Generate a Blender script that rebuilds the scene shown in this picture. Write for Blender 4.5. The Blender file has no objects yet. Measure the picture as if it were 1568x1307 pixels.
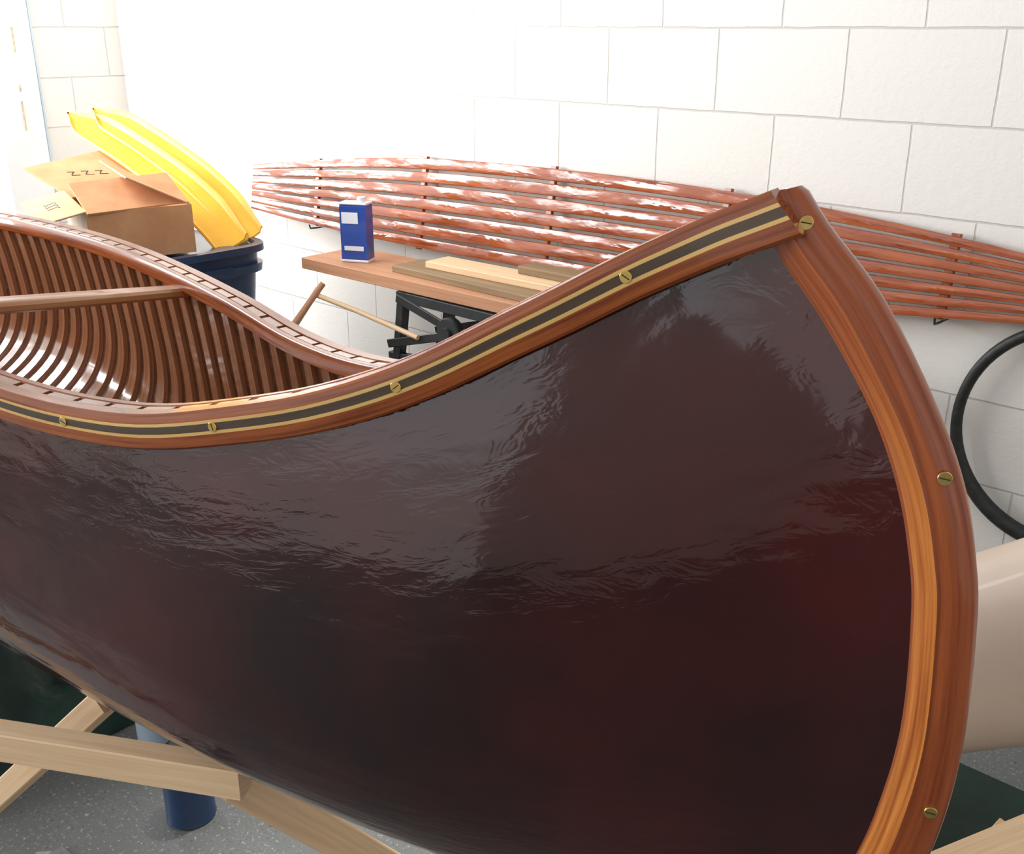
import bpy, bmesh, math, random
import numpy as np
from mathutils import Vector, Matrix, Euler
random.seed(4)
D=bpy.data; S=bpy.context.scene
S.view_settings.view_transform='Standard'
S.view_settings.look='None'

# ---------------------------------------------------------------- materials
def newmat(name):
    m=D.materials.new(name); m.use_nodes=True
    nt=m.node_tree; b=nt.nodes['Principled BSDF']
    return m,nt,b
def setp(b,rough=.5,coat=0,metal=0,spec=.5,coat_rough=.05):
    b.inputs['Roughness'].default_value=rough
    b.inputs['Metallic'].default_value=metal
    b.inputs['Coat Weight'].default_value=coat
    b.inputs['Coat Roughness'].default_value=coat_rough
    b.inputs['Specular IOR Level'].default_value=spec
def ramp(nt,stops):
    r=nt.nodes.new('ShaderNodeValToRGB')
    e=r.color_ramp.elements
    while len(e)<len(stops): e.new(.5)
    for i,(p,c) in enumerate(stops):
        e[i].position=p; e[i].color=(*c,1)
    return r
def noise(nt,coord,scale,ns=5,det=4,rough=.6,dist=0):
    tc=nt.nodes.new('ShaderNodeTexCoord'); mp=nt.nodes.new('ShaderNodeMapping')
    mp.inputs['Scale'].default_value=scale
    n=nt.nodes.new('ShaderNodeTexNoise'); n.inputs['Scale'].default_value=ns
    n.inputs['Detail'].default_value=det; n.inputs['Roughness'].default_value=rough
    n.inputs['Distortion'].default_value=dist
    nt.links.new(tc.outputs[coord],mp.inputs[0]); nt.links.new(mp.outputs[0],n.inputs['Vector'])
    return n
def math_(nt,op,a,b=None,c=None):
    m=nt.nodes.new('ShaderNodeMath'); m.operation=op
    for i,x in enumerate((a,b,c)):
        if x is None: continue
        if isinstance(x,(int,float)): m.inputs[i].default_value=x
        else: nt.links.new(x,m.inputs[i])
    return m.outputs[0]
def bump(nt,b,src,strength,dist=.01,coat=False):
    bp=nt.nodes.new('ShaderNodeBump'); bp.inputs['Strength'].default_value=strength
    bp.inputs['Distance'].default_value=dist
    nt.links.new(src,bp.inputs['Height']); nt.links.new(bp.outputs[0],b.inputs['Normal'])
    if coat: nt.links.new(bp.outputs[0],b.inputs['Coat Normal'])
def mottled(name,c1,c2,rough=.5,coat=0,scale=(1,1,1),ns=6,coord='Object',bs=.0,metal=0,lo=.35,hi=.65,det=4,spec=.5,bd=.005):
    m,nt,b=newmat(name); setp(b,rough,coat,metal,spec)
    n=noise(nt,coord,scale,ns,det)
    r=ramp(nt,[(lo,c1),(hi,c2)])
    nt.links.new(n.outputs['Fac'],r.inputs[0]); nt.links.new(r.outputs[0],b.inputs['Base Color'])
    if bs: bump(nt,b,n.outputs['Fac'],bs,bd)
    return m
def wood(name,c1,c2,rough=.35,coat=.4,scale=(2,60,60),coord='UV',bs=.05,spec=.5):
    return mottled(name,c1,c2,rough,coat,scale,1.6,coord,bs,lo=.3,hi=.7,det=5,spec=spec)

M={}
M['mahog']=wood('mahogany_varnish',(.14,.026,.007),(.44,.120,.030),.20,.35,spec=.35,scale=(3,90,90))
M['mahog2']=wood('stem_mahogany',(.19,.034,.009),(.44,.115,.033),.28,.25,spec=.35,scale=(2.5,70,70))
def orangemat():
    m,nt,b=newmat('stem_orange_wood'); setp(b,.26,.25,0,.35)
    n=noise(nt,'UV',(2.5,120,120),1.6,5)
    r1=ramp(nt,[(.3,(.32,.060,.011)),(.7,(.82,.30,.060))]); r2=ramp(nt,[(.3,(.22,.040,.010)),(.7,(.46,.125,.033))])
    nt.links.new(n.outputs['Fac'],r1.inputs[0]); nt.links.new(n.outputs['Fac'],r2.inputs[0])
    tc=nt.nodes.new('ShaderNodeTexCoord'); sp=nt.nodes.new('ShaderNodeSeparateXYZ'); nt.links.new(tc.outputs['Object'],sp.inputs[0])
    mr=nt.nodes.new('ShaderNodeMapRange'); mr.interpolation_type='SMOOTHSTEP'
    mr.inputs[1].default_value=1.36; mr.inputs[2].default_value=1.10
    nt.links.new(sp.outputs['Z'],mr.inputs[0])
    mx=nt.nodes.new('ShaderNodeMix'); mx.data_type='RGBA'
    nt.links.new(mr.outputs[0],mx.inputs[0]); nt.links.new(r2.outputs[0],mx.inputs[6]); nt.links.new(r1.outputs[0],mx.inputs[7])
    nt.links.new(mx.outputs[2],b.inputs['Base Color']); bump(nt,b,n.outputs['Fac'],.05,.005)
    return m
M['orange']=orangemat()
M['yellow']=wood('maple_inlay',(.66,.38,.10),(.80,.52,.18),.3,.3)
M['walnut']=wood('walnut_inlay',(.05,.028,.014),(.09,.055,.03),.35,.3)
M['rib']=wood('rib_cedar',(.25,.098,.045),(.42,.19,.095),.16,.5)
M['plank']=wood('cedar_planking',(.11,.048,.025),(.21,.095,.048),.18,.5,scale=(2,30,30))
M['thw']=wood('thwart_wood',(.36,.14,.05),(.52,.24,.10),.3,.3)
def slatmat():
    m,nt,b=newmat('slat_varnish'); setp(b,.2,.45,0,.5,.06)
    n=noise(nt,'UV',(3,40,40),1.6,5)
    r=ramp(nt,[(.3,(.20,.036,.012)),(.7,(.46,.12,.036))]); nt.links.new(n.outputs['Fac'],r.inputs[0]); nt.links.new(r.outputs[0],b.inputs['Base Color'])
    n2=noise(nt,'Object',(4,4,12),1.6,3,.6,.3)
    n3=noise(nt,'Object',(3.2,3,16),1.7,4,.6,.4)
    r3=ramp(nt,[(.42,(.55,.55,.55)),(.56,(.12,.12,.12))]); nt.links.new(n3.outputs['Fac'],r3.inputs[0]); nt.links.new(r3.outputs[0],b.inputs['Roughness'])
    r4=ramp(nt,[(.44,(.0,.0,.0)),(.56,(.7,.7,.7))]); nt.links.new(n3.outputs['Fac'],r4.inputs[0]); nt.links.new(r4.outputs[0],b.inputs['Coat Weight'])
    bump(nt,b,n2.outputs['Fac'],.15,.02,True); return m
M['slat']=slatmat()
M['pine']=wood('pine_lumber',(.76,.49,.27),(.90,.66,.41),.6,0)
M['pine_r']=wood('fir_lumber',(.48,.22,.11),(.64,.33,.18),.6,0)
M['pine_o']=wood('aged_lumber',(.22,.14,.065),(.36,.24,.13),.6,0)
M['brass']=mottled('brass',(.75,.5,.14),(.9,.66,.25),.25,0,metal=1,ns=80)
M['dark']=mottled('dark_slot',(.02,.012,.008),(.04,.02,.015),.5)
M['blackm']=mottled('black_steel',(.012,.014,.014),(.03,.035,.035),.4,.1,ns=12)
M['rubber']=mottled('black_rubber',(.008,.009,.008),(.022,.024,.022),.55,0,ns=40,bs=.4)
M['card']=mottled('cardboard',(.58,.28,.125),(.68,.36,.175),.8,0,ns=9)
M['card_d']=mottled('cardboard_plain_side',(.44,.33,.21),(.56,.43,.29),.8,0,ns=9)
M['yel']=mottled('yellow_plastic',(.90,.46,.025),(.98,.58,.06),.45,.05,ns=3)
M['blueb']=mottled('navy_plastic',(.012,.035,.085),(.02,.05,.12),.35,.2,ns=5)
M['bluec']=mottled('blue_tin',(.02,.05,.28),(.03,.08,.38),.3,.4,ns=5)
M['whitec']=mottled('white_label',(.75,.76,.8),(.85,.85,.88),.4,.2,ns=5)
M['cream']=mottled('cream_gelcoat',(.66,.52,.41),(.76,.61,.49),.4,.2,ns=2)
M['green']=mottled('dark_green_tarp',(.002,.018,.011),(.007,.036,.023),.6,0,ns=5,bs=.5,bd=.03)
M['white']=mottled('white_paint',(.78,.78,.77),(.86,.86,.85),.5,0,ns=3)
M['seal']=mottled('grey_blue_seal',(.45,.58,.68),(.55,.65,.74),.5,0,ns=3)
M['rust']=mottled('weathered_hinge',(.45,.33,.2),(.7,.6,.45),.6,0,ns=50)
M['ink']=mottled('ink',(.02,.015,.01),(.04,.03,.02),.8)
M['plastic']=mottled('clear_grey_plastic',(.25,.26,.26),(.45,.46,.46),.2,.3,ns=20)

def hullmat():
    m,nt,b=newmat('maroon_enamel'); setp(b,.09,.35,0,.5,.04)
    n=noise(nt,'Object',(1,1,1),2.2,3)
    r=ramp(nt,[(.35,(.017,.004,.004)),(.65,(.066,.0065,.006))])
    nt.links.new(n.outputs['Fac'],r.inputs[0]); nt.links.new(r.outputs[0],b.inputs['Base Color'])
    n1=noise(nt,'UV',(3,8,1),2.4,2,.5,.6)
    n2=noise(nt,'UV',(16,44,1),1.7,3,.6,1.0)
    n3=noise(nt,'UV',(1,1,1),4.0,2,.5,.3)
    mask=math_(nt,'MULTIPLY',math_(nt,'SMOOTH_MAX',math_(nt,'SUBTRACT',n3.outputs['Fac'],.36),0.03,.05),1.4)
    h=math_(nt,'ADD',n1.outputs['Fac'],math_(nt,'MULTIPLY',n2.outputs['Fac'],mask))
    bump(nt,b,h,.14,.02,True)
    return m
M['hull']=hullmat()

def wallmat():
    m,nt,b=newmat('painted_block_wall'); setp(b,.6,0,0,.3)
    tc=nt.nodes.new('ShaderNodeTexCoord'); sp=nt.nodes.new('ShaderNodeSeparateXYZ')
    nt.links.new(tc.outputs['Object'],sp.inputs[0])
    cx=nt.nodes.new('ShaderNodeCombineXYZ')
    ox=math_(nt,'ADD',math_(nt,'ADD',sp.outputs['X'],sp.outputs['Y']),1.189+.176-2.423+3.52*2)
    nt.links.new(ox,cx.inputs[0]); nt.links.new(math_(nt,'ADD',sp.outputs['Z'],-.129+.203*2),cx.inputs[1])
    nz=noise(nt,'Object',(1,1,1),9,3)
    wob=nt.nodes.new('ShaderNodeVectorMath'); wob.operation='MULTIPLY_ADD'
    wob.inputs[1].default_value=(.006,.006,0)
    nt.links.new(nz.outputs['Color'],wob.inputs[0]); nt.links.new(cx.outputs[0],wob.inputs[2])
    br=nt.nodes.new('ShaderNodeTexBrick'); br.offset=.5; br.offset_frequency=2; br.squash=1
    br.inputs['Scale'].default_value=1; br.inputs['Brick Width'].default_value=.352; br.inputs['Row Height'].default_value=.203
    br.inputs['Mortar Size'].default_value=.0034; br.inputs['Mortar Smooth'].default_value=.6; br.inputs['Bias'].default_value=0
    br.inputs['Color1'].default_value=(.79,.755,.695,1); br.inputs['Color2'].default_value=(.81,.775,.72,1)
    br.inputs['Mortar'].default_value=(.60,.57,.52,1)
    nt.links.new(wob.outputs[0],br.inputs['Vector'])
    vz=noise(nt,'Object',(1,1,1),26,2,.5)
    pit=ramp(nt,[(.22,(.72,.70,.66)),(.25,(1,1,1))]); nt.links.new(vz.outputs['Fac'],pit.inputs[0])
    mx=nt.nodes.new('ShaderNodeMix'); mx.data_type='RGBA'; mx.blend_type='MULTIPLY'; mx.inputs[0].default_value=1
    nt.links.new(br.outputs['Color'],mx.inputs[6]); nt.links.new(pit.outputs[0],mx.inputs[7])
    nt.links.new(mx.outputs[2],b.inputs['Base Color'])
    n2=noise(nt,'Object',(1,1,1),60,6,.7)
    h=math_(nt,'MULTIPLY_ADD',br.outputs['Fac'],-.9,math_(nt,'MULTIPLY',n2.outputs['Fac'],.5))
    bump(nt,b,h,.45,.006)
    return m
M['wall']=wallmat()
def floormat():
    m,nt,b=newmat('speckled_epoxy_floor'); setp(b,.45,0,spec=.35)
    n=noise(nt,'Object',(1,1,1),110,3,.8)
    r=ramp(nt,[(.34,(.42,.42,.40)),(.42,(.145,.15,.145)),(.60,(.17,.175,.165)),(.68,(.04,.04,.04))])
    nt.links.new(n.outputs['Fac'],r.inputs[0]); nt.links.new(r.outputs[0],b.inputs['Base Color'])
    return m
M['floor']=floormat()

# ---------------------------------------------------------------- mesh helpers
def link(o,parent=None):
    S.collection.objects.link(o)
    if parent: o.parent=parent
    return o
def empty(name):
    e=D.objects.new(name,None); S.collection.objects.link(e); e.empty_display_size=.1; return e
class MB:
    def __init__(s,name):
        s.n=name; s.bm=bmesh.new(); s.uv=s.bm.loops.layers.uv.new('UVMap'); s.m=[]
    def mi(s,mat):
        if mat not in s.m: s.m.append(mat)
        return s.m.index(mat)
    def face(s,vs,mat,uvs=None):
        try: f=s.bm.faces.new(vs)
        except ValueError: return
        f.material_index=s.mi(mat)
        if uvs:
            for l,u in zip(f.loops,uvs): l[s.uv].uv=u
        return f
    def grid(s,rings,mats,closed=True,cap=True,uscale=1):
        V=[[s.bm.verts.new(p) for p in r] for r in rings]
        n=len(rings[0]); seg=n if closed else n-1
        if isinstance(mats,str): mats=[mats]*seg
        off=random.random()*7
        L=[off]
        for i in range(1,len(rings)):
            L.append(L[-1]+(Vector(rings[i][n//2])-Vector(rings[i-1][n//2])).length)
        vv=[off]
        mid=rings[len(rings)//2]
        for j in range(seg): vv.append(vv[-1]+(Vector(mid[(j+1)%n])-Vector(mid[j])).length)
        for i in range(len(rings)-1):
            for j in range(seg):
                k=(j+1)%n
                s.face([V[i][j],V[i][k],V[i+1][k],V[i+1][j]],mats[j],
                       [(L[i],vv[j]),(L[i],vv[j+1]),(L[i+1],vv[j+1]),(L[i+1],vv[j])])
        if closed and cap:
            s.face(list(reversed(V[0])),mats[0],[(0,.01*j) for j in range(n)])
            s.face(V[-1],mats[0],[(0,.01*j) for j in range(n)])
        return V
    def board(s,p,q,w,h,mat,up=(0,0,1),r=.002):
        p=Vector(p);q=Vector(q);t=(q-p).normalized();up=Vector(up)
        side=t.cross(up).normalized(); u=side.cross(t).normalized()
        a,b=w/2,h/2
        prof=[(-a+r,-b),(a-r,-b),(a,-b+r),(a,b-r),(a-r,b),(-a+r,b),(-a,b-r),(-a,-b+r)]
        s.grid([[c+side*x+u*y for x,y in prof] for c in (p,q)],mat)
    def box(s,c,size,mat,rot=(0,0,0),r=.003):
        R=Euler(rot).to_matrix(); c=Vector(c)
        p=c-R@Vector((size[0]/2,0,0)); q=c+R@Vector((size[0]/2,0,0))
        s.board(p,q,size[1],size[2],mat,up=R@Vector((0,0,1)),r=min(r,min(size[1:])*.4))
    def tube(s,pts,rad,mat,n=10,closedpath=False):
        pts=[Vector(p) for p in pts]; rings=[]
        N=len(pts); up=None
        for i,p in enumerate(pts):
            if closedpath: t=(pts[(i+1)%N]-pts[i-1]).normalized()
            else: t=(pts[min(i+1,N-1)]-pts[max(i-1,0)]).normalized()
            if up is None:
                up=Vector((0,0,1)) if abs(t.z)<.9 else Vector((1,0,0))
            sd=t.cross(up).normalized(); up=sd.cross(t).normalized()
            rr=rad[i] if isinstance(rad,(list,tuple)) else rad
            rings.append([p+(sd*math.cos(k*2*math.pi/n)+up*math.sin(k*2*math.pi/n))*rr for k in range(n)])
        if closedpath: rings.append(rings[0])
        s.grid(rings,mat,cap=not closedpath)
    def cyl(s,c,ax,r,h,mat,n=24,r2=None):
        c=Vector(c);ax=Vector(ax).normalized()
        rs=[r*.94,r,r if r2 is None else r2,(r if r2 is None else r2)*.94]
        e=min(h*.12,.004)
        s.tube([c-ax*h/2,c-ax*(h/2-e),c+ax*(h/2-e),c+ax*h/2],rs,mat,n)
    def done(s,parent=None,smooth=False,merge=True):
        if merge: bmesh.ops.remove_doubles(s.bm,verts=s.bm.verts,dist=1e-5)
        bmesh.ops.recalc_face_normals(s.bm,faces=s.bm.faces)
        me=D.meshes.new(s.n); s.bm.to_mesh(me); s.bm.free()
        for k in s.m: me.materials.append(M[k])
        o=D.objects.new(s.n,me); link(o,parent)
        if smooth:
            for p in me.polygons: p.use_smooth=True
            if smooth!='all':
                try: me.set_sharp_from_angle(angle=math.radians(38))
                except Exception: pass
        return o
class Spl:
    def __init__(s,pts):
        s.x=np.array([p[0] for p in pts],float); s.y=np.array([p[1] for p in pts],float)
        d=np.diff(s.y)/np.diff(s.x); m=np.zeros(len(s.x)); m[0]=d[0]; m[-1]=d[-1]
        h=np.diff(s.x)
        for i in range(1,len(d)):
            m[i]=(d[i-1]*h[i]+d[i]*h[i-1])/(h[i]+h[i-1])
        s.m=m
    def __call__(s,x):
        x=min(max(x,s.x[0]),s.x[-1]); i=int(min(np.searchsorted(s.x,x,side='right')-1,len(s.x)-2))
        h=s.x[i+1]-s.x[i]; t=(x-s.x[i])/h
        return float((2*t**3-3*t*t+1)*s.y[i]+(t**3-2*t*t+t)*h*s.m[i]+(-2*t**3+3*t*t)*s.y[i+1]+(t**3-t*t)*h*s.m[i+1])
def sm(x): x=min(max(x,0),1); return x*x*(3-2*x)

# ---------------------------------------------------------------- camera
cam=D.cameras.new('camera'); co=D.objects.new('camera',cam); S.collection.objects.link(co); S.camera=co
cam.sensor_width=36; cam.sensor_fit='HORIZONTAL'; cam.lens=36*1600/1568; cam.clip_start=.02
co.location=(0,0,1.55); co.rotation_euler=(math.radians(90-20.96),0,math.radians(43.05))

# ---------------------------------------------------------------- room
b=MB('wall_back'); b.box((-.9,2.423+.1,1.5),(7.9,.2,3.0),'wall'); wb=b.done()
XL=-4.643
W1=(-.1,1.84,.75,2.35); W2=(-2.5,-.5,.75,2.35)  # second opening is unseen, added so the slats catch glints
b=MB('wall_left')
b.box((XL-.1,(W1[1]+2.6)/2,1.5),(.2,2.6-W1[1],3.0),'wall')
b.box((XL-.1,(W2[1]+W1[0])/2,1.5),(.2,W1[0]-W2[1],3.0),'wall')
b.box((XL-.1,-2.75,1.5),(.2,.5,3.0),'wall')
for w_ in (W1,W2):
    b.box((XL-.1,(w_[0]+w_[1])/2,w_[2]/2),(.2,w_[1]-w_[0],w_[2]),'wall')
    b.box((XL-.1,(w_[0]+w_[1])/2,(w_[3]+3)/2),(.2,w_[1]-w_[0],3-w_[3]),'wall')
b.done()
b=MB('wall_front')  # unseen wall; its door opening is added for the hull to reflect
b.box((-4.1,-3.1,1.5),(1.0,.2,3),'wall'); b.box((1.2,-3.1,1.5),(3.6,.2,3),'wall'); b.box((-2.1,-3.1,2.7),(3.0,.2,.6),'wall')
b.done()
b=MB('floor'); b.box((-.9,-.25,-.05),(7.9,5.7,.1),'floor'); b.done()
for i,(Y0,Y1,Z0,Z1) in enumerate((W1,W2)):  # the second window is out of view, added to feed the slat glints
    b=MB('window_%d'%(i+1)); T=.18 if i==0 else .07
    for y in (Y0+.03,Y1-.03,(Y0+Y1)/2): b.box((XL-.06,y,(Z0+Z1)/2),(.09,.06,Z1-Z0),'white')
    for z in (Z0+.03,Z1-.03,(Z0+Z1)/2): b.box((XL-.06,(Y0+Y1)/2,z),(.07,Y1-Y0,.05),'white')
    b.box((XL+.012,Y1+T/2,(Z0+Z1)/2),(.024,T,Z1-Z0+.14),'white')
    b.box((XL+.012,Y0-.035,(Z0+Z1)/2),(.024,.07,Z1-Z0+.14),'white')
    b.box((XL+.03,(Y0+Y1)/2,Z0-.02),(.06,Y1-Y0+.14,.04),'white')
    if i==0:
        b.box((XL+.010,Y1+T+.008,(Z0+Z1)/2),(.020,.008,Z1-Z0+.14),'seal')
        for z,hh in ((1.50,.10),(1.31,.03),(1.20,.12)): b.box((XL+.026,Y1+.10+.02*(z-1.3),z),(.004,.007,hh),'rust')
    b.done()

# ---------------------------------------------------------------- canoe
O=Vector((-.4329,.7753,0)); AX=Vector((-.9968,-.0801,0)); NX=Vector((-.0801,.9968,0))
ROLL=.12; LEN=3.85
def C(a,b_,z): 
    p=O+AX*a+NX*b_; p.z=z-ROLL*b_*sm((a+.05)/.3)*sm((LEN+.05-a)/.3); return p
W=Spl([(0,.012),(.05,.018),(.112,.034),(.2,.068),(.313,.115),(.41,.15),(.51,.178),(.62,.204),(.735,.224),(.85,.243),(1.1,.282),(1.5,.328),(1.8,.352),(2.03,.358)])
ZS=Spl([(0,1.416),(.05,1.392),(.112,1.358),(.2,1.300),(.313,1.227),(.4,1.186),(.51,1.150),(.62,1.122),(.735,1.109),(.9,1.111),(1.1,1.139),(1.5,1.178),(1.8,1.185),(2.03,1.185)])
ZK=Spl([(0,.55),(.5,.578),(.9,.600),(1.4,.69),(1.7,.74),(2.03,.76)])
inner=[(-.000,1.424),(-.014,1.385),(-.062,1.33),(-.109,1.264),(-.137,1.207),(-.154,1.15),(-.163,1.098),(-.1685,.99),(-.160,.903),(-.145,.83),(-.118,.755),(-.07,.68),(0,.61),(.16,.56)]
outer=[(-.024,1.432),(-.049,1.402),(-.100,1.349),(-.152,1.270),(-.182,1.21),(-.199,1.152),(-.208,1.098),(-.2145,.985),(-.209,.890),(-.193,.81),(-.163,.725),(-.11,.645),(-.02,.575),(.16,.530)]
zi=Spl([(p[1],p[0]) for p in reversed(inner)])
G=Spl([(0,0),(.11,.15),(.22,.3),(.33,.45),(.45,.6),(.56,.72),(.68,.84),(.8,.92),(.9,.97),(1,1)])
SU=Spl([(0,1),(.11,1.04),(.22,1.07),(.33,1.10),(.45,1.12),(.56,1.09),(.68,.96),(.8,.74),(.9,.43),(1,0)])
SM_=Spl([(0,1),(.11,1.035),(.22,1.06),(.33,1.07),(.45,1.03),(.56,.94),(.68,.76),(.8,.55),(.9,.31),(1,0)])
SV=Spl([(0,1),(.11,1.05),(.22,1.10),(.33,1.14),(.45,1.17),(.56,1.15),(.68,1.04),(.8,.82),(.9,.52),(1,0)])
def hp(A,q,side=-1,off=0):
    mir=A>LEN/2; A_=LEN-A if mir else A
    g=G(q); k=sm(A_/1.1); k2=sm((A_-.95)/.8)
    zst=1.414-.855*g
    a=A_+zi(zst)*(1-sm(A_/.9))
    if q==0: a=A_+.002*(1-sm(A_/.2))
    w=W(A_); sh=SV(q)*(1-k)+(SU(q)*(1-k2)+SM_(q)*k2)*k
    bb=w*sh
    if q>.9: bb=max(bb,.012*(1-k))
    z=ZS(A_)-(ZS(A_)-ZK(A_))*g
    if off:
        bb=max(bb-off*(1-g**4),0); z+=off*g**2
    if mir: a=LEN-a
    return a,side*bb,z
canoe=empty('wood_canvas_canoe')
As=sorted(set([round(LEN/2*(i/70)**1.5,4) for i in range(71)])); As=As+[LEN-x for x in reversed(As[:-1])]
Q=[i/30 for i in range(31)]
b=MB('hull_shell')
b.grid([[C(*hp(A,q,-1)) for q in Q]+[C(*hp(A,q,1)) for q in reversed(Q[:-1])] for A in As],'hull',closed=False)
b.done(canoe,smooth='all')
b=MB('planking')
Ai=[A for A in As if .1<A<LEN-.1]
b.grid([[C(*hp(A,q,-1,.009)) for q in Q]+[C(*hp(A,q,1,.009)) for q in reversed(Q[:-1])] for A in Ai],'plank',closed=False)
b.done(canoe,smooth='all')
b=MB('ribs'); A=.2
while A<LEN-.18:
    r=[]
    seq=[(q,-1) for q in Q]+[(q,1) for q in reversed(Q[:-1])]
    hw=.0145
    for (q,sd) in seq:
        wq=hw*(.85+.35*G(q))
        r.append([C(*hp(A+da,q,sd,o)) for (da,o) in ((-wq,.009),(-wq*.8,.017),(wq*.8,.017),(wq,.009))])
    b.grid(r,'rib')
    A+=.052
b.done(canoe,smooth=True)

def railframe(A,side,ext=0):
    a,bb,z=hp(A,0,side); p=C(a,bb,z)
    e=.01
    A1=max(A-e,0);A2=min(A+e,LEN)
    t=(C(*hp(A2,0,side))-C(*hp(A1,0,side))).normalized()
    out=t.cross(Vector((0,0,1))).normalized()
    if out.dot(NX*side)<0: out=-out
    up=out.cross(t).normalized()
    if up.z<0: up=-up
    return p+t*ext,out,up,t
oprof=[(.0015,-.034,'mahog'),(.017,-.034,'mahog'),(.0205,-.031,'mahog'),(.0215,-.0185,'yellow'),(.0215,-.0150,'walnut'),(.0215,-.0065,'yellow'),(.0215,-.003,'mahog'),(.0205,.005,'mahog'),(.018,.008,'mahog'),(.0015,.008,'mahog')]
iprof=[(-.016,-.02),(-.014,-.022),(-.024,-.022),(-.026,-.02),(-.026,.004),(-.024,.007),(-.016,.007),(-.014,.005)]
for side,nm in ((-1,'near'),(1,'far')):
    b=MB('outwale_'+nm); ex=.022 if side<0 else .004
    fr=[railframe(0,side,-ex)]+[railframe(A,side) for A in As]+[railframe(LEN,side,ex)]
    b.grid([[f[0]+f[1]*o+f[2]*h+(f[3]*(h+.013)*.3 if n_==0 else Vector((0,0,0))) for o,h,_ in oprof] for n_,f in enumerate(fr)],[m for _,_,m in oprof])
    b.done(canoe,smooth=True)
    b=MB('inwale_'+nm)
    b.grid([[f[0]+f[1]*o+f[2]*h for o,h in iprof] for f in (railframe(A,side) for A in As if .16<A<LEN-.16)],'mahog')
    b.done(canoe,smooth=True)
    b=MB('rib_tops_'+nm); A=.2
    while A<LEN-.18:
        p,o,u,_=railframe(A,side); t=o.cross(u)
        b.board(p-t*.022-o*.0065+u*(-.0045),p+t*.022-o*.0065+u*(-.0045),.0155,.022,'rib',up=u,r=.001)
        A+=.052
    b.done(canoe)
    b=MB('brass_screws_'+nm); A=.115
    while A<LEN-.05:
        p,o,u,_=railframe(A,side); c=p+o*.0215+u*(-.0108); t=o.cross(u)
        b.cyl(c,o,.0056,.003,'brass',20)
        d=(t*math.cos(A*9)+u*math.sin(A*9))
        b.board(c+o*.0016-d*.004,c+o*.0016+d*.004,.0010,.0006,'dark',up=o,r=.0001)
        A+=.203 if A<.5 else .22
    b.done(canoe,smooth=True)
for end in (0,1):
    b=MB('deck_%d'%(end+1)); rr=[]
    for i in range(15):
        A=.0+.42*i/14; A2=LEN-A if end else A
        row=[]
        for sgn in [-1,-.6,-.2,.2,.6,1]:
            a,bb,z=hp(A2,0,1); ww=max(bb-.002,.004)
            crown=.010*(1-sgn*sgn)*min(1,A/.2)
            cut=.05*(1-sgn*sgn)*(i/14)**4
            row.append((a-cut if not end else a+cut,sgn*ww,z+.003+crown))
        rr.append([C(*x) for x in row]+[C(x[0],x[1],x[2]-.012) for x in reversed(row)])
    b.grid(rr,'mahog'); b.done(canoe,smooth=True)
def resamp(pts,n):
    k=Spl([(i,p[0]) for i,p in enumerate(pts)]); l=Spl([(i,p[1]) for i,p in enumerate(pts)])
    return [(k(i*(len(pts)-1)/(n-1)),l(i*(len(pts)-1)/(n-1))) for i in range(n)]
I2=resamp(inner,80); O2=resamp(outer,80)
sprof=[(-.12,-.0125,'mahog2'),(0,-.0150,'orange'),(.28,-.0200,'orange'),(.44,-.0202,'mahog2'),(.47,-.0180,'mahog2'),(.60,-.0176,'mahog2'),(.85,-.0130,'mahog2'),(.96,-.0085,'mahog2'),(1.0,-.003,'mahog2'),
       (1.0,.003,'mahog2'),(.96,.0085,'mahog2'),(.85,.013,'mahog2'),(.60,.0176,'mahog2'),(.47,.0180,'mahog2'),(.44,.0202,'orange'),(.28,.02,'orange'),(0,.015,'mahog2'),(-.12,.0125,'mahog2')]
for end in (0,1):
    b=MB('outer_stem_%d'%(end+1)); rr=[]
    for n_,((ia,iz),(oa,oz)) in enumerate(zip(I2,O2)):
        row=[]
        for f,bb,_ in sprof:
            f2=f*(1 if n_ else .9)
            a=ia+(oa-ia)*f2; z=iz+(oz-iz)*f2
            row.append(C(LEN-a if end else a,bb*(1 if n_ else .8),z))
        rr.append(row)
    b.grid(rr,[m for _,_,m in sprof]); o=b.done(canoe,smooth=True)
    b=MB('stem_screws_%d'%(end+1))
    for zt,f in ((1.408,.80),(1.222,.84),(.915,.80)):
        i=min(range(80),key=lambda k:abs(O2[k][1]-zt)); ia,iz=I2[i]; oa,oz=O2[i]
        a=ia+(oa-ia)*f; z=iz+(oz-iz)*f
        c=C(LEN-a if end else a,-.0145,z)
        ax=(-NX+AX*(-.45 if not end else .45)).normalized()
        b.cyl(c,ax,.0058,.004,'brass',20)
        d=ax.cross(Vector((0,.3,1))).normalized()
        b.board(c+ax*.0021-d*.0042,c+ax*.0021+d*.0042,.0010,.0006,'dark',up=ax,r=.0001)
    b.done(canoe,smooth=True)
for k,At in enumerate((1.28,2.57)):
    b=MB('thwart_%d'%(k+1)); rr=[]
    wv=hp(At,0,1)[1]-.012
    for i in range(21):
        f=-1+2*i/20
        hw=.022+.012*abs(math.cos(f*math.pi/2))
        zc=hp(At,0,1)[2]-.030
        rr.append([C(At+x*hw,f*wv,zc+y) for x,y in ((-1,-.004),(-.8,-.009),(.8,-.009),(1,-.004),(1,.004),(.8,.009),(-.8,.009),(-1,.004))])
    b.grid(rr,'thw'); b.done(canoe,smooth=True)

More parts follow.
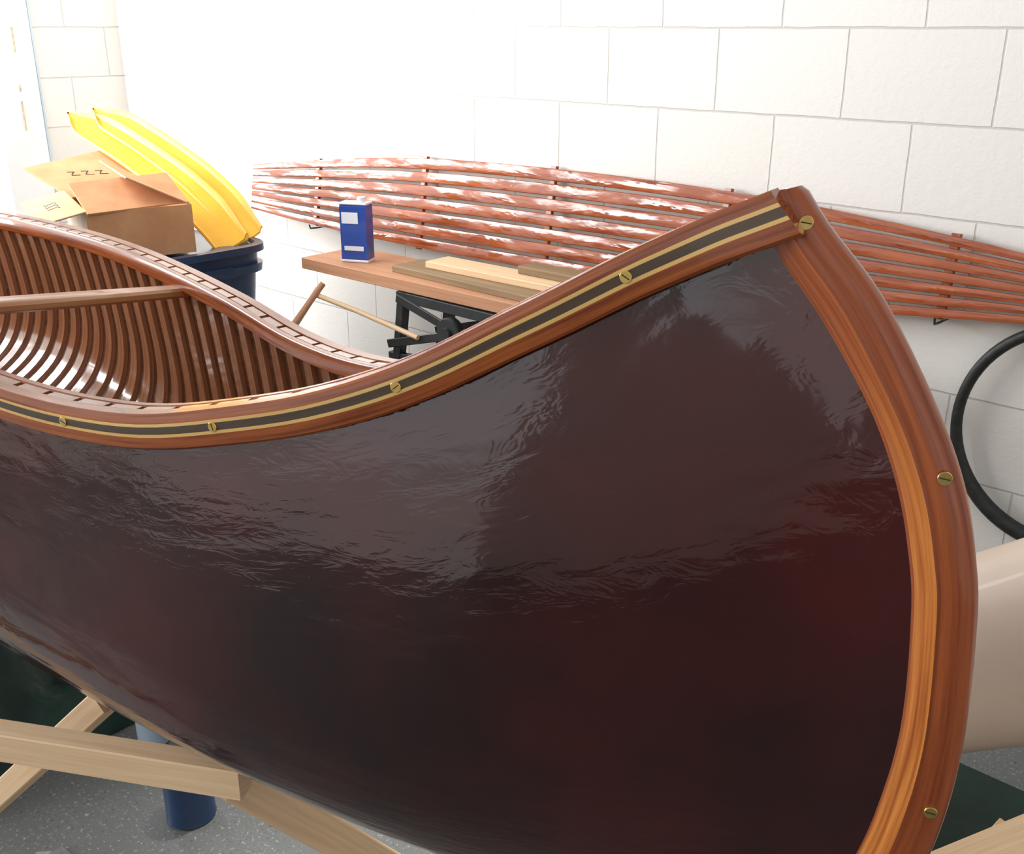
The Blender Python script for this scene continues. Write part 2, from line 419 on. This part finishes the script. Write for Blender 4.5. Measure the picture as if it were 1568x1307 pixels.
# ---------------------------------------------------------------- slatted rack leaning on wall
rack=empty('slatted_floor_rack')
ztop=Spl([(.35,1.05),(.72,1.098),(1.16,1.14),(1.49,1.156),(2.05,1.162),(2.714,1.142),(3.3,1.085),(3.62,1.045)])
zbot=Spl([(.35,.975),(.70,.945),(.966,.916),(1.5,.875),(2.05,.858),(2.7,.85),(3.3,.862),(3.62,.875)])
LN=.16
def ry(z): return 2.398-(1.165-z)*LN
b=MB('slats'); NS=7
for k in range(NS):
    rr=[]
    for i in range(46):
        s=.36+(3.60-.36)*i/45
        zt,zb=ztop(s),zbot(s); H=zt-zb; f=(k+.5)/NS
        zc=zb+H*f; hh=min(.0175,H/NS*.40)
        row=[]
        for yy,zz in ((.003,-1),(-.003,-1),(-.0055,-.9),(-.0065,-.6),(-.0068,0),(-.0065,.6),(-.0055,.9),(-.003,1),(.003,1)):
            z=zc+zz*hh; row.append(Vector((-s,ry(z)-.004+yy,z+yy*-LN)))
        rr.append(row)
    b.grid(rr,'slat')
b.done(rack,smooth=True)
b=MB('cross_battens')
for s in (.87,1.47,2.07,2.63,3.2):
    b.board((-s,ry(zbot(s))+.006,zbot(s)-.002),(-s,ry(ztop(s))+.006,ztop(s)+.002),.022,.014,'mahog',up=(0,1,0))
b.done(rack)
b=MB('wall_hooks')
for s in (.87,2.07,3.2):
    yb=ry(zbot(s))
    b.tube([(-s,2.42,zbot(s)-.01),(-s,yb,zbot(s)-.010),(-s,yb-.02,zbot(s)-.008),(-s,yb-.024,zbot(s)+.006)],.003,'blackm',8)
b.done(rack,smooth=True)

# ---------------------------------------------------------------- plank bench
b=MB('plank'); b.board((-2.80,2.11,.832),(-1.2,2.15,.832),.235,.036,'pine_r'); b.done()
b=MB('lumber_offcuts')
b.board((-2.42,2.12,.860),(-1.45,2.10,.860),.13,.020,'pine_o')
b.board((-2.32,2.15,.880),(-1.62,2.17,.880),.10,.020,'pine')
b.board((-2.0,2.20,.902),(-1.55,2.21,.902),.07,.022,'pine_o')
b.done()
tin=empty('solvent_tin')
b=MB('can_body'); c=Vector((-2.62,2.085,.85)); rz=math.radians(28)
b.box(c+Vector((0,0,.093)),(.088,.056,.182),'bluec',(0,0,rz),r=.008)
b.box(c+Vector((0,0,.005)),(.091,.059,.008),'whitec',(0,0,rz),r=.002)
b.box(c+Vector((0,0,.184)),(.091,.059,.006),'whitec',(0,0,rz),r=.002); 
R=Matrix.Rotation(rz,3,'Z')
b.box(c+R@Vector((-.01,-.0285,.14)),(.055,.002,.035),'whitec',(0,0,rz),r=.0005)
b.box(c+R@Vector((-.0,-.0285,.045)),(.065,.002,.014),'whitec',(0,0,rz),r=.0005)
b.done(tin)
b=MB('cap'); b.cyl(c+R@Vector((.02,0,.195)),(0,0,1),.014,.016,'whitec'); b.done(tin,smooth=True)
b=MB('steel_folding_stand')
for yy in (2.02,2.22):
    b.board((-2.33,yy,.80),(-2.46,yy,.0),.03,.03,'blackm',up=(0,1,0))
    b.board((-1.86,yy,.80),(-1.74,yy,.0),.03,.03,'blackm',up=(0,1,0))
    b.board((-2.35,yy,.795),(-1.84,yy,.795),.028,.03,'blackm')
    b.board((-2.40,yy,.60),(-1.82,yy,.64),.022,.022,'blackm')
    b.board((-2.345,yy-.016,.79),(-1.84,yy-.016,.67),.026,.008,'blackm',up=(0,1,0))
    b.board((-2.39,yy-.018,.64),(-1.86,yy-.018,.79),.026,.008,'blackm',up=(0,1,0))
b.cyl((-2.11,2.00,.728),(0,1,0),.045,.03,'blackm')
b.cyl((-2.11,1.985,.728),(0,1,0),.018,.02,'blackm')
b.board((-2.39,2.02,.55),(-2.39,2.22,.55),.02,.02,'blackm'); b.board((-1.80,2.02,.55),(-1.80,2.22,.55),.02,.02,'blackm')
b.done(smooth=True)
b=MB('wooden_dowels')
b.tube([(-2.66,1.97,.79),(-2.80,1.25,.01)],.010,'pine_r'); b.tube([(-2.68,1.95,.755),(-2.50,1.97,.73),(-2.24,1.99,.69)],.008,'pine')
b.tube([(-2.70,1.98,.765),(-2.76,1.3,.01)],.010,'pine')
b.done(smooth=True)

# ---------------------------------------------------------------- totes, carton, sleds
def tote(name,cx,cy,z0,L_,Wd,H,mat):
    e=empty(name); b=MB('tub'); rr=[]
    for z,sc in ((0,.86),(.02,.88),(H*.8,.97),(H*.8,1.03),(H*.86,1.04),(H*.86,.99),(H*.95,1.0),(H*.95,1.06),(H,1.06),(H,.98),(H-.015,.96)):
        ring=[]
        for k in range(32):
            th=2*math.pi*k/32; c_,s_=math.cos(th),math.sin(th)
            n=.35
            ring.append(Vector((cx+math.copysign(abs(c_)**n,c_)*L_/2*sc,cy+math.copysign(abs(s_)**n,s_)*Wd/2*sc,z0+z)))
        rr.append(ring)
    b.grid(rr,mat); b.done(e,smooth=True)
    b=MB('handles')
    for sx in (-1,1): b.box((cx+sx*(L_/2*1.04),cy,z0+H*.84),(.04,.14,.03),mat)
    b.done(e); return e
tote('storage_tote',-3.22,1.70,0,.66,.46,.46,'blueb')
tote('storage_tote',-3.22,1.70,.46,.70,.46,.44,'blueb')
car=empty('cardboard_box')
b=MB('carton'); cc=Vector((-3.18,1.61,.900)); rz=math.radians(-18); R=Matrix.Rotation(rz,3,'Z')
L_,Wd,H=.48,.30,.145; th=.005
b.box(cc+Vector((0,0,.004)),(L_,Wd,.006),'card',(0,0,rz))
for sy in (-1,1): b.box(cc+R@Vector((0,sy*Wd/2,H/2)),(L_,th,H),'card_d' if sy<0 else 'card',(0,0,rz),r=.001)
for sx in (-1,1): b.box(cc+R@Vector((sx*L_/2,0,H/2)),(th,Wd,H),'card',(0,0,rz),r=.001)
def flap(p,q,out,ln,marks=False):
    p=cc+R@Vector(p);q=cc+R@Vector(q);d=(R@Vector(out)).normalized()
    nrm=(q-p).cross(d).normalized(); e=(q-p).normalized()
    if nrm.z<0: nrm=-nrm
    b.board((p+q)/2,(p+q)/2+d*ln,(q-p).length,.005,'card',up=nrm,r=.001)
    if marks:   # hand-written number
        m=(p+q)/2+d*ln*.5+nrm*.0032
        def st(a0,b0,a1,b1): b.board(m+e*a0+d*b0,m+e*a1+d*b1,.0035,.0008,'ink',up=nrm,r=.0002)
        for x in (-.045,.0,.045):
            st(x-.012,.016,x+.010,.014); st(x+.010,.014,x-.004,-.002); st(x-.012,-.016,x+.014,-.018); st(x-.004,-.002,x-.012,-.016)
flap((-L_/2,-Wd/2,H),(L_/2,-Wd/2,H),(0,-1,-.22),.14,True)
flap((-L_/2,Wd/2,H),(L_/2,Wd/2,H),(0,-.75,.38),.20)
flap((-L_/2,-Wd/2,H),(-L_/2,Wd/2,H),(-1,-.45,.30),.28,True)
flap((L_/2,-Wd/2,H),(L_/2,Wd/2,H),(-.9,-.1,.32),.20)
b.done(car)
b=MB('packing_label'); b.box(cc+R@Vector((.12,-Wd/2-.004,.04)),(.20,.002,.055),'whitec',(0,0,rz),r=.0005)
for k in range(3): b.box(cc+R@Vector((.06+.06*k,-Wd/2-.0055,.045)),(.028,.001,.033),'ink',(0,0,rz),r=.0002)
b.done(car)
def sled(x0,y0,z0,ln,wd0):
    b=MB('plastic_sled'); rr=[]
    zc=Spl([(-4.00,1.285),(-3.75,1.232),(-3.45,1.155),(-3.22,1.08),(-3.05,1.00),(-2.95,.93)])
    for i in range(31):
        f=i/30; x=-4.00+1.05*f; wd=wd0*(1-.9*(1-sm(f/.25))**2)*(1-.15*sm((f-.85)/.15)); z=zc(x)
        prof=[(-.5,.006),(-.47,.010),(-.42,.006),(-.38,-.004),(-.2,-.006),(0,-.006),(.2,-.006),(.38,-.004),(.42,.006),(.47,.010),(.5,.006)]
        up=[Vector((x0+x*ln+(1-ln)*-2.95,y0+u*wd*.95,z0+z+u*wd*.34+h-.03)) for u,h in prof]
        dn=[p+Vector((0,.002,-.006)) for p in reversed(up)]
        rr.append(up+dn)
    b.grid(rr,'yel'); b.done(smooth=True)
sled(-.02,1.85,-.01,1.0,.15)
sled(-.03,1.92,.004,.93,.14)

# ---------------------------------------------------------------- right side things
tire=empty('bicycle_tire')
b=MB('tire')
n=72; c=Vector((-.565,2.385,.702)); 
b.tube([c+Vector((math.cos(2*math.pi*k/n)*.238,0,math.sin(2*math.pi*k/n)*.25)) for k in range(n)],[.013+.006*sm(-math.sin(2*math.pi*k/n)) for k in range(n)],'rubber',12,True)
b.done(tire,smooth=True)
b=MB('hook'); b.tube([c+Vector((0,.034,.225)),c+Vector((0,0,.222)),c+Vector((0,-.03,.225)),c+Vector((0,-.03,.24))],.004,'blackm',8); b.done(tire,smooth=True)
kay=empty('cream_kayak')
b=MB('hull'); rr=[]
p0=Vector((-1.28,1.50,.01)); p1=Vector((1.15,2.06,1.58)); t=(p1-p0).normalized(); sd=Vector((-t.y,t.x,0)).normalized(); uu=t.cross(sd)
def kr(f,k,gx=0):
    w=math.sin(math.pi*f)**.5; c=p0+(p1-p0)*f; s_=math.sin(2*math.pi*k/28)
    return c+sd*math.cos(2*math.pi*k/28)*(.13*w+.003+gx)+uu*math.copysign(abs(s_)**.8,s_)*(.175*w+.003+gx)
for i in range(41): rr.append([kr(i/40,k) for k in range(28)])
b.grid(rr,'cream'); b.done(kay,smooth=True)
b=MB('green_storage_bin')
b.box((-.20,1.70,.07),(.66,.34,.14),'green',r=.02); b.box((-.20,1.70,.15),(.70,.38,.02),'green',r=.006)
b.done()

# ---------------------------------------------------------------- sawhorses
sh=empty('sawhorse')
b=MB('lumber_frame')
b.board((-1.06,.60,.590),(-1.80,.152,.600),.036,.048,'pine')
b.board((-1.36,.56,.60),(-1.93,.33,.0),.038,.048,'pine',up=(0,1,.2))
b.board((-1.10,.60,.57),(-1.10,1.04,.0),.038,.055,'pine',up=(0,1,.6))
b.board((-1.62,.22,.58),(-1.75,-.10,.0),.038,.058,'pine',up=(1,0,.2))
b.done(sh)
sh2=empty('sawhorse')
b=MB('lumber_frame')
b.board((-3.3,.15,.565),(-3.3,.95,.565),.04,.09,'pine')
for yy in (.22,.87):
    for sx in (-1,1): b.board((-3.3+sx*.03,yy,.56),(-3.3+sx*.25,yy,.0),.038,.09,'pine',up=(1,0,0))
b.done(sh2)
sh3=empty('sawhorse')
b=MB('lumber_frame')
b.board((-.38,1.02,.475),(-.20,1.46,.475),.10,.038,'pine')
for yy,xx in ((1.07,-.35),(1.36,-.25)):
    for sx in (-1,1): b.board((xx+sx*.03,yy,.46),(xx+sx*.20,yy,.0),.038,.07,'pine',up=(1,0,0))
b.done(sh3)
b=MB('green_tarp'); rr=[]
for i in range(25):
    row=[]
    for j in range(25):
        x=-2.95+.88*i/24; y=.28+.95*j/24
        h=.28*(math.sin(math.pi*i/24)*math.sin(math.pi*j/24)+1e-9)**.5
        h*=1+.25*math.sin(i*1.3+j*.7)+.15*math.sin(j*1.9-i*.6)
        row.append(Vector((x,y,h+.004)))
    rr.append(row)
b.grid(rr,'green',closed=False); b.done(smooth='all')
def can(x,y,r,h,m,top='whitec'):
    pc=empty('paint_can'); b=MB('can')
    b.tube([(x,y,.002),(x,y,.004),(x,y,.008),(x,y,h-.008),(x,y,h-.006),(x,y,h),(x,y,h),(x,y,h-.006)],[r*.98,r*1.03,r,r,r*1.04,r*1.04,r*.9,r*.88],m,28)
    b.cyl((x,y,h-.003),(0,0,1),r*.86,.005,top); b.done(pc,smooth=True)
can(-1.70,.83,.05,.11,'blueb','blueb'); can(-1.86,.98,.05,.13,'bluec'); can(-1.98,.90,.035,.12,'seal','seal')
b=MB('crumpled_plastic_wrap'); 
for k in range(14):
    x=-1.62+random.uniform(-.14,.14); y=.42+random.uniform(-.1,.1)
    p=Vector((x,y,.004)); 
    a_=random.random()*6.28; d=Vector((math.cos(a_),math.sin(a_),.0))*.05; e=Vector((-d.y,d.x,.04))
    b.grid([[p,p+e*.5+Vector((0,0,.02)),p+e],[p+d,p+d+e*.6+Vector((0,0,.035)),p+d+e*.9],[p+d*1.6,p+d*1.7+e*.4,p+d*1.5+e]],'plastic',closed=False)
b.done()

# ---------------------------------------------------------------- sky and daylight
w=D.worlds.new('world'); S.world=w; w.use_nodes=True; nt=w.node_tree
bg=nt.nodes['Background']
tc=nt.nodes.new('ShaderNodeTexCoord'); sp=nt.nodes.new('ShaderNodeSeparateXYZ')
nt.links.new(tc.outputs['Generated'],sp.inputs[0])
r=ramp(nt,[(.47,(.60,.58,.56)),(.51,(.85,.87,.9)),(.66,(.85,.87,.9)),(.8,(.55,.56,.6)),(1,(.45,.47,.5))])
nt.links.new(math_(nt,'MULTIPLY_ADD',sp.outputs['Z'],.5,.5),r.inputs[0]); nt.links.new(r.outputs[0],bg.inputs[0])
mr=nt.nodes.new('ShaderNodeMapRange'); mr.inputs[1].default_value=-1; mr.inputs[2].default_value=.1; mr.inputs[3].default_value=1.78; mr.inputs[4].default_value=.74
nt.links.new(sp.outputs['Y'],mr.inputs[0]); nt.links.new(mr.outputs[0],bg.inputs[1])
def area(name,loc,target,sx,sy,power,col=(1,1,1)):
    l=D.lights.new(name,'AREA'); l.shape='RECTANGLE'; l.size=sx; l.size_y=sy; l.energy=power; l.color=col
    o=D.objects.new(name,l); link(o); o.location=loc
    o.rotation_euler=(Vector(target)-Vector(loc)).to_track_quat('-Z','Y').to_euler(); return o
area('window_daylight',(XL+.08,.87,1.55),(-2.5,1.9,1.3),1.8,1.4,118,(.97,.99,1))
area('window_daylight_2',(XL+.08,-1.5,1.55),(-2.5,-.9,1.2),1.9,1.5,125,(.97,.99,1))  # added light in the invented second window, puts glints on the slats
area('skylight',(-3.2,.6,2.9),(-4.3,2.2,1.2),1.2,.9,32,(1,1,1))  # added fill, no roof opening here; brightens the left wall and corner
l=D.lights.new('ceiling_downlight','SPOT'); l.energy=240; l.spot_size=math.radians(20); l.spot_blend=.6; l.shadow_soft_size=.05  # added spot, no such lamp in the room; whitens the floor behind the canoe
o=D.objects.new('ceiling_downlight',l); link(o); o.location=(-1.45,1.95,2.9)
o.rotation_euler=(Vector((-1.40,1.12,0))-Vector((-1.45,1.95,2.9))).to_track_quat('-Z','Y').to_euler()
